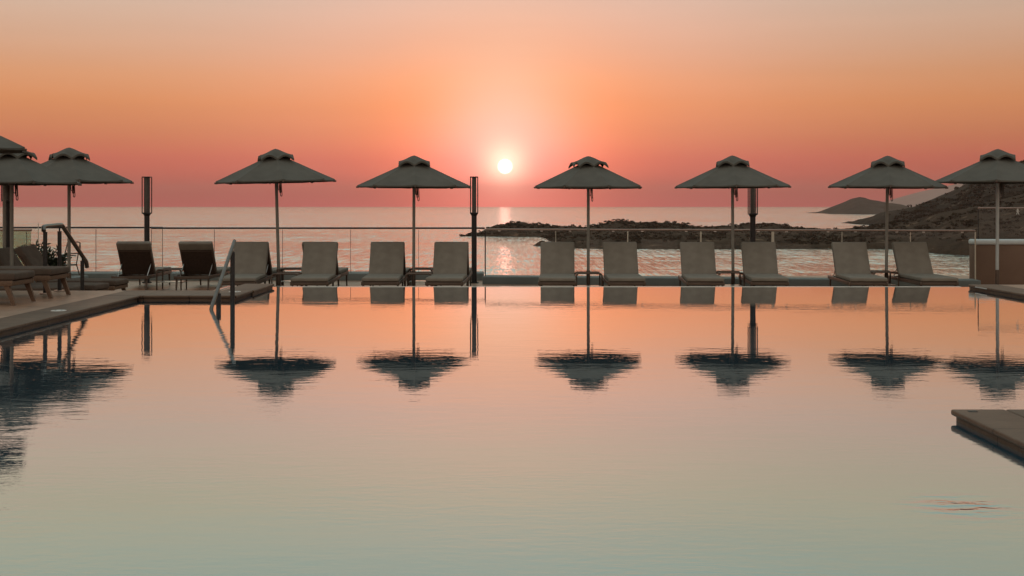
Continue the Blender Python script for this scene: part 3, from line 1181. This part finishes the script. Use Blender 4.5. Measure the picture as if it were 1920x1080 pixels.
# ------------------------------------------------------------------ side tables
def side_table(label, group):
    t = thing('side_table', label, 'table', group=group)
    w, d, h = 0.46, 0.42, 0.40
    for sy in (-1, 1):
        bm = bmesh.new()
        y = sy * d / 2
        tube(bm, rounded_path([(-w / 2, y, 0), (-w / 2, y, h), (w / 2, y, h), (w / 2, y, 0)], 0.05, 5), 0.014, 8)
        obj('leg_frame', bm, 'frame', t, True)
    bm = bmesh.new()
    for k in range(5):
        box(bm, (0, -d / 2 + 0.045 + k * (d - 0.09) / 4, h - 0.010), (w - 0.035, 0.066, 0.009), None, 0.002)
    for sx in (-1, 1):
        box(bm, (sx * (w / 2 - 0.02), 0, h - 0.026), (0.02, d, 0.02), None, 0.003)
    obj('table_top', bm, 'teak', t, True)
    bm = bmesh.new()
    box(bm, (0, 0, 0.155), (w - 0.03, d - 0.03, 0.012), None, 0.003)
    for sx in (-1, 1):
        box(bm, (sx * (w / 2), 0, 0.145), (0.014, d, 0.014), None, 0.002)
    obj('shelf', bm, 'steel', t, True)
    return t


GT = 'low tables between the loungers'
TB = None
for px, D, rz, lb in [
    (322, 22.15, 2, 'low metal side table between the two dark backed loungers'),
    (538, 20.75, 0, 'low side table left of the pool lounger at the leaning parasol, nearer of the two'),
    (548, 22.3, 3, 'low side table behind the leaning parasol pole, farther of the two'),
    (786, 20.75, 0, 'low side table at the straight parasol pole left of the middle lamp, nearer one'),
    (790, 22.3, -2, 'low side table at the straight parasol pole left of the middle lamp, farther one'),
    (1103, 20.9, 1, 'low side table at the parasol pole just right of the setting sun'),
    (1368, 21.1, -1, 'low side table at the parasol pole in front of the lamp post'),
    (1654, 21.3, 2, 'low side table at the parasol pole in front of the islet'),
]:
    loc = (KX(px, D), D, DECK)
    if TB is None:
        TB = side_table(lb, GT)
        TB.location = loc
        TB.rotation_euler = (0, 0, R(rz))
    else:
        dup(TB, loc, R(rz), lb, GT)


# ------------------------------------------------------------------ glass balustrades and kerbs
RAIL_Z = 0.785
KERB_Z = -0.19


def balustrade(name, label, stops, z0, z1, glass='glass', rail=True, edge=False, th=0.014, railmat='railing', clamps=True, rail_r=0.024, edgemat=None):
    """stops: panel joints as (x, y) points along the run"""
    t = thing(name, label, 'glass railing')
    for (xa, ya), (xb, yb) in zip(stops, stops[1:]):
        d = Vector((xb - xa, yb - ya, 0))
        ln = d.length
        ang = math.atan2(d.y, d.x)
        c = ((xa + xb) / 2, (ya + yb) / 2, (z0 + z1 - 0.02) / 2)
        bm = bmesh.new()
        box(bm, c, (ln - 0.018, th, z1 - 0.02 - z0), Matrix.Rotation(ang, 3, 'Z'), 0.002, 1)
        obj('glass_panel', bm, glass, t)
    if rail:
        bm = bmesh.new()
        tube(bm, [(x, y, z1) for x, y in stops], rail_r, 10, True, 0.8)
        obj('handrail', bm, railmat, t, True)
    if edge:
        for k, (x, y) in enumerate(stops):
            bm = bmesh.new()
            w = edge[k]
            if w:
                box(bm, (x, y - 0.004, (z0 + z1 - 0.03) / 2), (w, 0.02, z1 - 0.03 - z0), None, 0.002, 1)
                obj('edge_strip', bm, edgemat or ('glass_edge_glint' if k else 'black'), t)
    if clamps and rail:
        for (xa, ya), (xb, yb) in zip(stops, stops[1:]):
            for f in (0.2, 0.8):
                bm = bmesh.new()
                box(bm, (xa + (xb - xa) * f, ya + (yb - ya) * f - 0.006, z1 - 0.030), (0.05, 0.026, 0.02), None, 0.004, 1)
                obj('clamp', bm, 'steel', t)
    return t


D1 = 25.0
main = [(KX(p, D1), D1) for p in (284, 402, 530, 657.5, 785, 909)]
balustrade('glass_balustrade', 'clear glass balustrade with a dark handrail behind the loungers left of the sun', main, KERB_Z - 0.02, RAIL_Z, clamps=False, edge=[0.007] * 6, railmat='black', edgemat='black')
D2 = 25.35
left = [(KX(p, D2), D2) for p in (-210, -80, 50, 180, 305)]
balustrade('glass_balustrade', 'clear glass balustrade behind the stair handrail, ending beside the left lamp post', left, KERB_Z - 0.02, RAIL_Z + 0.005, clamps=False, edge=[0.007] * 5, railmat='black', edgemat='black')
rt = []
for p in (910, 1042, 1177, 1314, 1449, 1578.6, 1707, 1828.5):
    k = 90 + (p - 910) / 919 * 5.0
    rt.append(((p - 960) / k, F / k))
balustrade('glass_balustrade', 'clear glass balustrade with a shiny rail right of the sun, ending at the brown wall', rt, KERB_Z - 0.02, RAIL_Z - 0.005,
           edge=[0.022, 0.012, 0.022, 0.03, 0.055, 0.012, 0.016, 0.022])
D3 = 23.3
balustrade('glass_balustrade', 'green tinted glass balustrade with a thick rail at the left edge', [(KX(p, D3), D3) for p in (-250, -120, 59)], KERB_Z - 0.05, KZ(431.5, D3), 'glass_green', rail_r=0.03)
D4 = 24.2
balustrade('glass_screen', 'taller frameless glass screen at the left edge, behind the green tinted balustrade', [(KX(p, D4), D4) for p in (-220, -70, 72)], KERB_Z - 0.05, KZ(416, D4), 'glass', rail=False, edge=[0, 0, 0.012])

GK = 'kerb walls under the glass'


def kerb(label, pts, depth):
    """low wall along pts (front line), depth behind it"""
    bm = bmesh.new()
    (xa, ya), (xb, yb) = pts
    d = Vector((xb - xa, yb - ya, 0))
    ang = math.atan2(d.y, d.x)
    nrm = Vector((-d.y, d.x, 0)).normalized()
    c = Vector(((xa + xb) / 2, (ya + yb) / 2, 0)) + nrm * depth / 2
    z1 = KERB_Z
    box(bm, (c.x, c.y, (DECK - 0.1 + z1) / 2), (d.length, depth, z1 - DECK + 0.1), Matrix.Rotation(ang, 3, 'Z'), 0.025, 3)
    return tag(obj('kerb_wall', bm, 'kerb', smooth=True), label, 'low wall', GK)


kerb('low pale kerb wall under the glass left of the sun', ((-16, 24.85), (KX(906, 24.85), 24.85)), 0.75)
kerb('low pale kerb wall under the glass right of the sun', ((rt[0][0] - 0.06, rt[0][1] - 0.16), (rt[-1][0] + 0.05, rt[-1][1] - 0.16)), 0.55)

# brown raised wall on the right with its glass screen
t = thing('raised_wall', 'brown rendered wall with a rounded pale cap at the right edge', 'wall')
bm = bmesh.new()
Dw = 23.0
x0 = KX(1829, Dw)
ztop = KZ(449, Dw)
box(bm, (x0 + 3.0, Dw + 0.16, (DECK - 0.1 + ztop - 0.11) / 2), (6.0, 0.32, ztop - 0.11 - DECK + 0.1), None, 0.015, 2)
obj('wall', bm, 'wallbrown', t, True)
bm = bmesh.new()
box(bm, (x0 + 3.0, Dw + 0.16, ztop - 0.0545), (6.03, 0.37, 0.109), None, 0.05, 5)
obj('wall_cap', bm, 'wallcap', t, True)
gs = balustrade('glass_screen', 'clear glass screen with a thin copper coloured rail standing on the brown wall', [(KX(p, 23.16), 23.16) for p in (1834, 1990, 2150)], ztop + 0.001, KZ(390, 23.16), 'glass', edge=[0.014, 0, 0], clamps=False, rail_r=0.02)
# small white shape of a standing figure on that glass
bm = bmesh.new()
gx, gz, gy = KX(1908.5, 23.14), KZ(397, 23.14), 23.146
s = 0.011
disc_pts = [(math.cos(a) * 1.5, math.sin(a) * 1.7 + 4.6) for a in [k * math.pi / 5 for k in range(10)]]
for poly in (disc_pts, [(-1.2, 3), (1.4, 3), (1.6, -1), (-1.4, -1)], [(1.4, 3), (3.4, 1.2), (3.0, 0.2), (1.2, 1.8)], [(-1.2, 3), (-3, 0.8), (-2.4, 0.2), (-1.0, 1.6)],
             [(-1.4, -1), (0, -1), (-1.4, -5), (-2.8, -5)], [(0.2, -1), (1.6, -1), (2.9, -5), (1.5, -5)]):
    f = [bm.verts.new((gx + p[0] * s, gy, gz + p[1] * s)) for p in poly]
    b = [bm.verts.new((gx + p[0] * s, gy + 0.002, gz + p[1] * s)) for p in poly]
    bm.faces.new(f)
    bm.faces.new(b[::-1])
    for i in range(len(f)):
        k = (i + 1) % len(f)
        bm.faces.new((f[i], b[i], b[k], f[k]))
obj('figure_shape', bm, 'white', gs)


# ------------------------------------------------------------------ stair handrail and pool handrail
t = thing('stair_handrail', 'steel stair handrail on three posts at the end of the upper deck', 'handrail')
XR = -6.40
bm = bmesh.new()
path = [(XR + 0.02, 15.62, 0.93), (XR, 15.66, 0.985), (XR, 16.30, 1.00), (XR, 17.24, 0.43), (XR, 17.27, 0.34)]
tube(bm, rounded_path(path, 0.035, 4), 0.030, 12)
obj('rail', bm, 'dark_steel', t, True)
for y, zb, zt in ((15.72, TOP, 0.90), (16.22, TOP, 0.90), (17.08, DECK, 0.44)):
    bm = bmesh.new()
    tube(bm, [(XR, y, zb + 0.015), (XR, y, zt)], 0.028, 12)
    tube(bm, [(XR, y, zt), (XR, y, zt + 0.085)], 0.011, 8)
    tube(bm, [(XR, y, zt), (XR, y, zt + 0.012)], 0.030, 12)
    p = obj('post', bm, 'black', t, True)
    bm = bmesh.new()
    disc(bm, (XR, y, zb), 0.075, 0.014, 20)
    obj('flange', bm, 'steel', p, True)

t = thing('pool_handrail', 'steel handrail sloping into the water at the corner of the coping arm', 'handrail')
bm = bmesh.new()
XH = -3.69
tube(bm, rounded_path([(XH, 15.25, 0.805), (XH, 14.07, 0.015), (XH, 14.05, -0.12)], 0.03, 4), 0.024, 12)
obj('rail', bm, 'dark_steel', t, True)
for y, zt in ((15.14, 0.66), (14.42, 0.17)):
    bm = bmesh.new()
    tube(bm, [(XH, y, -0.8), (XH, y, zt)], 0.030, 12)
    tube(bm, [(XH, y, zt), (XH, y, zt + 0.075)], 0.012, 8)
    obj('post', bm, 'black', t, True)


# ------------------------------------------------------------------ skimmer lids and depth marks
def lid(x, y, label):
    t = thing('skimmer_lid', label, 'pool fitting', (x, y, TOP + 0.001), group='skimmer lids in the coping')
    bm = bmesh.new()
    tube(bm, [(0, 0, 0), (0, 0, 0.005), (0, 0, 0.007)], [0.085, 0.085, 0.078], 28)
    obj('lid', bm, 'white', t, True)
    bm = bmesh.new()
    for s in (-1, 1):
        disc(bm, (s * 0.035, 0, 0.007), 0.011, 0.002, 10)
    obj('finger_hole', bm, 'black', t, True)


lid(-5.20, 13.15, 'round white skimmer lid in the coping of the left pool side')
lid(-3.88, 16.05, 'round white skimmer lid on the coping arm behind the pool handrail')
bm = bmesh.new()
box(bm, (6.993, 17.1, TOP - 0.018), (0.010, 0.42, 0.016), None, 0.002, 1)
tag(obj('depth_marker', bm, 'white'), 'small white strip on the coping nose at the far right of the pool', 'marker')
bm = bmesh.new()
box(bm, (2.70, 6.72, TOP + 0.001), (0.05, 0.03, 0.004), None, 0.001, 1)
tag(obj('drain_cover', bm, 'black'), 'small black drain cover at the corner of the near right platform', 'drain cover')


# ------------------------------------------------------------------ planter, plant, chair on the left
bm = bmesh.new()
box(bm, (-10.1, 22.3, (DECK - 0.10) / 2 - 0.01), (3.4, 0.9, 0.25), None, 0.02, 2)
tag(obj('planter_box', bm, 'kerb', smooth=True), 'low rendered planter box behind the left loungers', 'planter')


def spiky_plant(name, label, x, y, z, n, h, seed):
    rnd = random.Random(seed)
    t = thing(name, label, 'plant', (x, y, z))
    st = bmesh.new()
    lf = bmesh.new()
    for k in range(n):
        a = rnd.uniform(0, 2 * math.pi)
        lean = rnd.uniform(0.1, 0.95)
        hh = h * rnd.uniform(0.6, 1.05)
        pts = []
        for i in range(6):
            s = i / 5
            pts.append(Vector((math.cos(a) * lean * hh * s ** 1.4, math.sin(a) * lean * hh * s ** 1.4, hh * s * (1 - 0.18 * lean * s))))
        tube(st, pts, [0.009, 0.008, 0.007, 0.006, 0.005, 0.003], 5)
        for i in range(26):
            s = rnd.uniform(0.25, 1.0)
            q = min(int(s * 5), 4)
            p = pts[q].lerp(pts[q + 1], s * 5 - q)
            d = Vector((rnd.gauss(0, 1), rnd.gauss(0, 1), rnd.uniform(0.0, 1.3))).normalized()
            ln = rnd.uniform(0.08, 0.16)
            w = d.cross(Vector((rnd.gauss(0, 1), rnd.gauss(0, 1), rnd.gauss(0, 1)))).normalized() * 0.020
            m = p + d * ln * 0.45
            lf.faces.new([lf.verts.new(p), lf.verts.new(m + w), lf.verts.new(p + d * ln), lf.verts.new(m - w)])
    obj('stem', st, 'plant', t, True)
    obj('foliage', lf, 'plant', t)


spiky_plant('shrub', 'dark spiky shrub in the planter beside the left loungers', KX(76, 22.3), 22.3, -0.10, 26, 0.66, 5)
spiky_plant('shrub', 'low dark spiky shrub beside the metal armchair', KX(102, 22.4), 22.4, -0.10, 26, 0.44, 9)

t = thing('armchair', 'dark metal frame armchair beyond the stair handrail', 'chair', (KX(117, 22.9), 22.9, DECK), R(-25))
for sx in (-1, 1):
    bm = bmesh.new()
    tube(bm, rounded_path([(sx * 0.21, -0.24, 0), (sx * 0.20, -0.20, 0.66), (sx * 0.20, 0.16, 0.62)], 0.04, 4), 0.012, 8)
    obj('arm', bm, 'frame', t, True)
    bm = bmesh.new()
    tube(bm, [(sx * 0.22, 0.32, 0), (sx * 0.19, 0.18, 0.45), (sx * 0.17, 0.30, 0.88)], 0.012, 8)
    obj('leg', bm, 'frame', t, True)
bm = bmesh.new()
box(bm, (0, -0.01, 0.44), (0.40, 0.42, 0.03), None, 0.01, 2)
obj('seat', bm, 'frame', t, True)
bm = bmesh.new()
tube(bm, rounded_path([(-0.17, 0.30, 0.70), (-0.16, 0.305, 0.89), (0.16, 0.305, 0.89), (0.17, 0.30, 0.70)], 0.05, 4), 0.012, 8)
tube(bm, [(-0.18, 0.25, 0.66), (0.18, 0.25, 0.66)], 0.012, 8)
obj('backrest', bm, 'frame', t, True)


# ------------------------------------------------------------------ sea haze
HZ = 3.6e-5
bm = bmesh.new()
box(bm, (0, 14250, (-28.0 + 520) / 2), (62000, 33500, 548))
hz = obj('haze', bm, 'white')
hz.location.z = 0
hm = bpy.data.materials.new('haze_air')
hm.use_nodes = True
hm.node_tree.nodes.clear()
pv = nd(hm.node_tree, 'ShaderNodeVolumePrincipled')
pv.inputs['Color'].default_value = (1.0, 0.70, 0.63, 1)
pv.inputs['Density'].default_value = HZ
pv.inputs['Anisotropy'].default_value = 0.65
ho = nd(hm.node_tree, 'ShaderNodeOutputMaterial')
hm.node_tree.links.new(pv.outputs[0], ho.inputs['Volume'])
hz.data.materials[0] = hm
hz['kind'] = 'stuff'
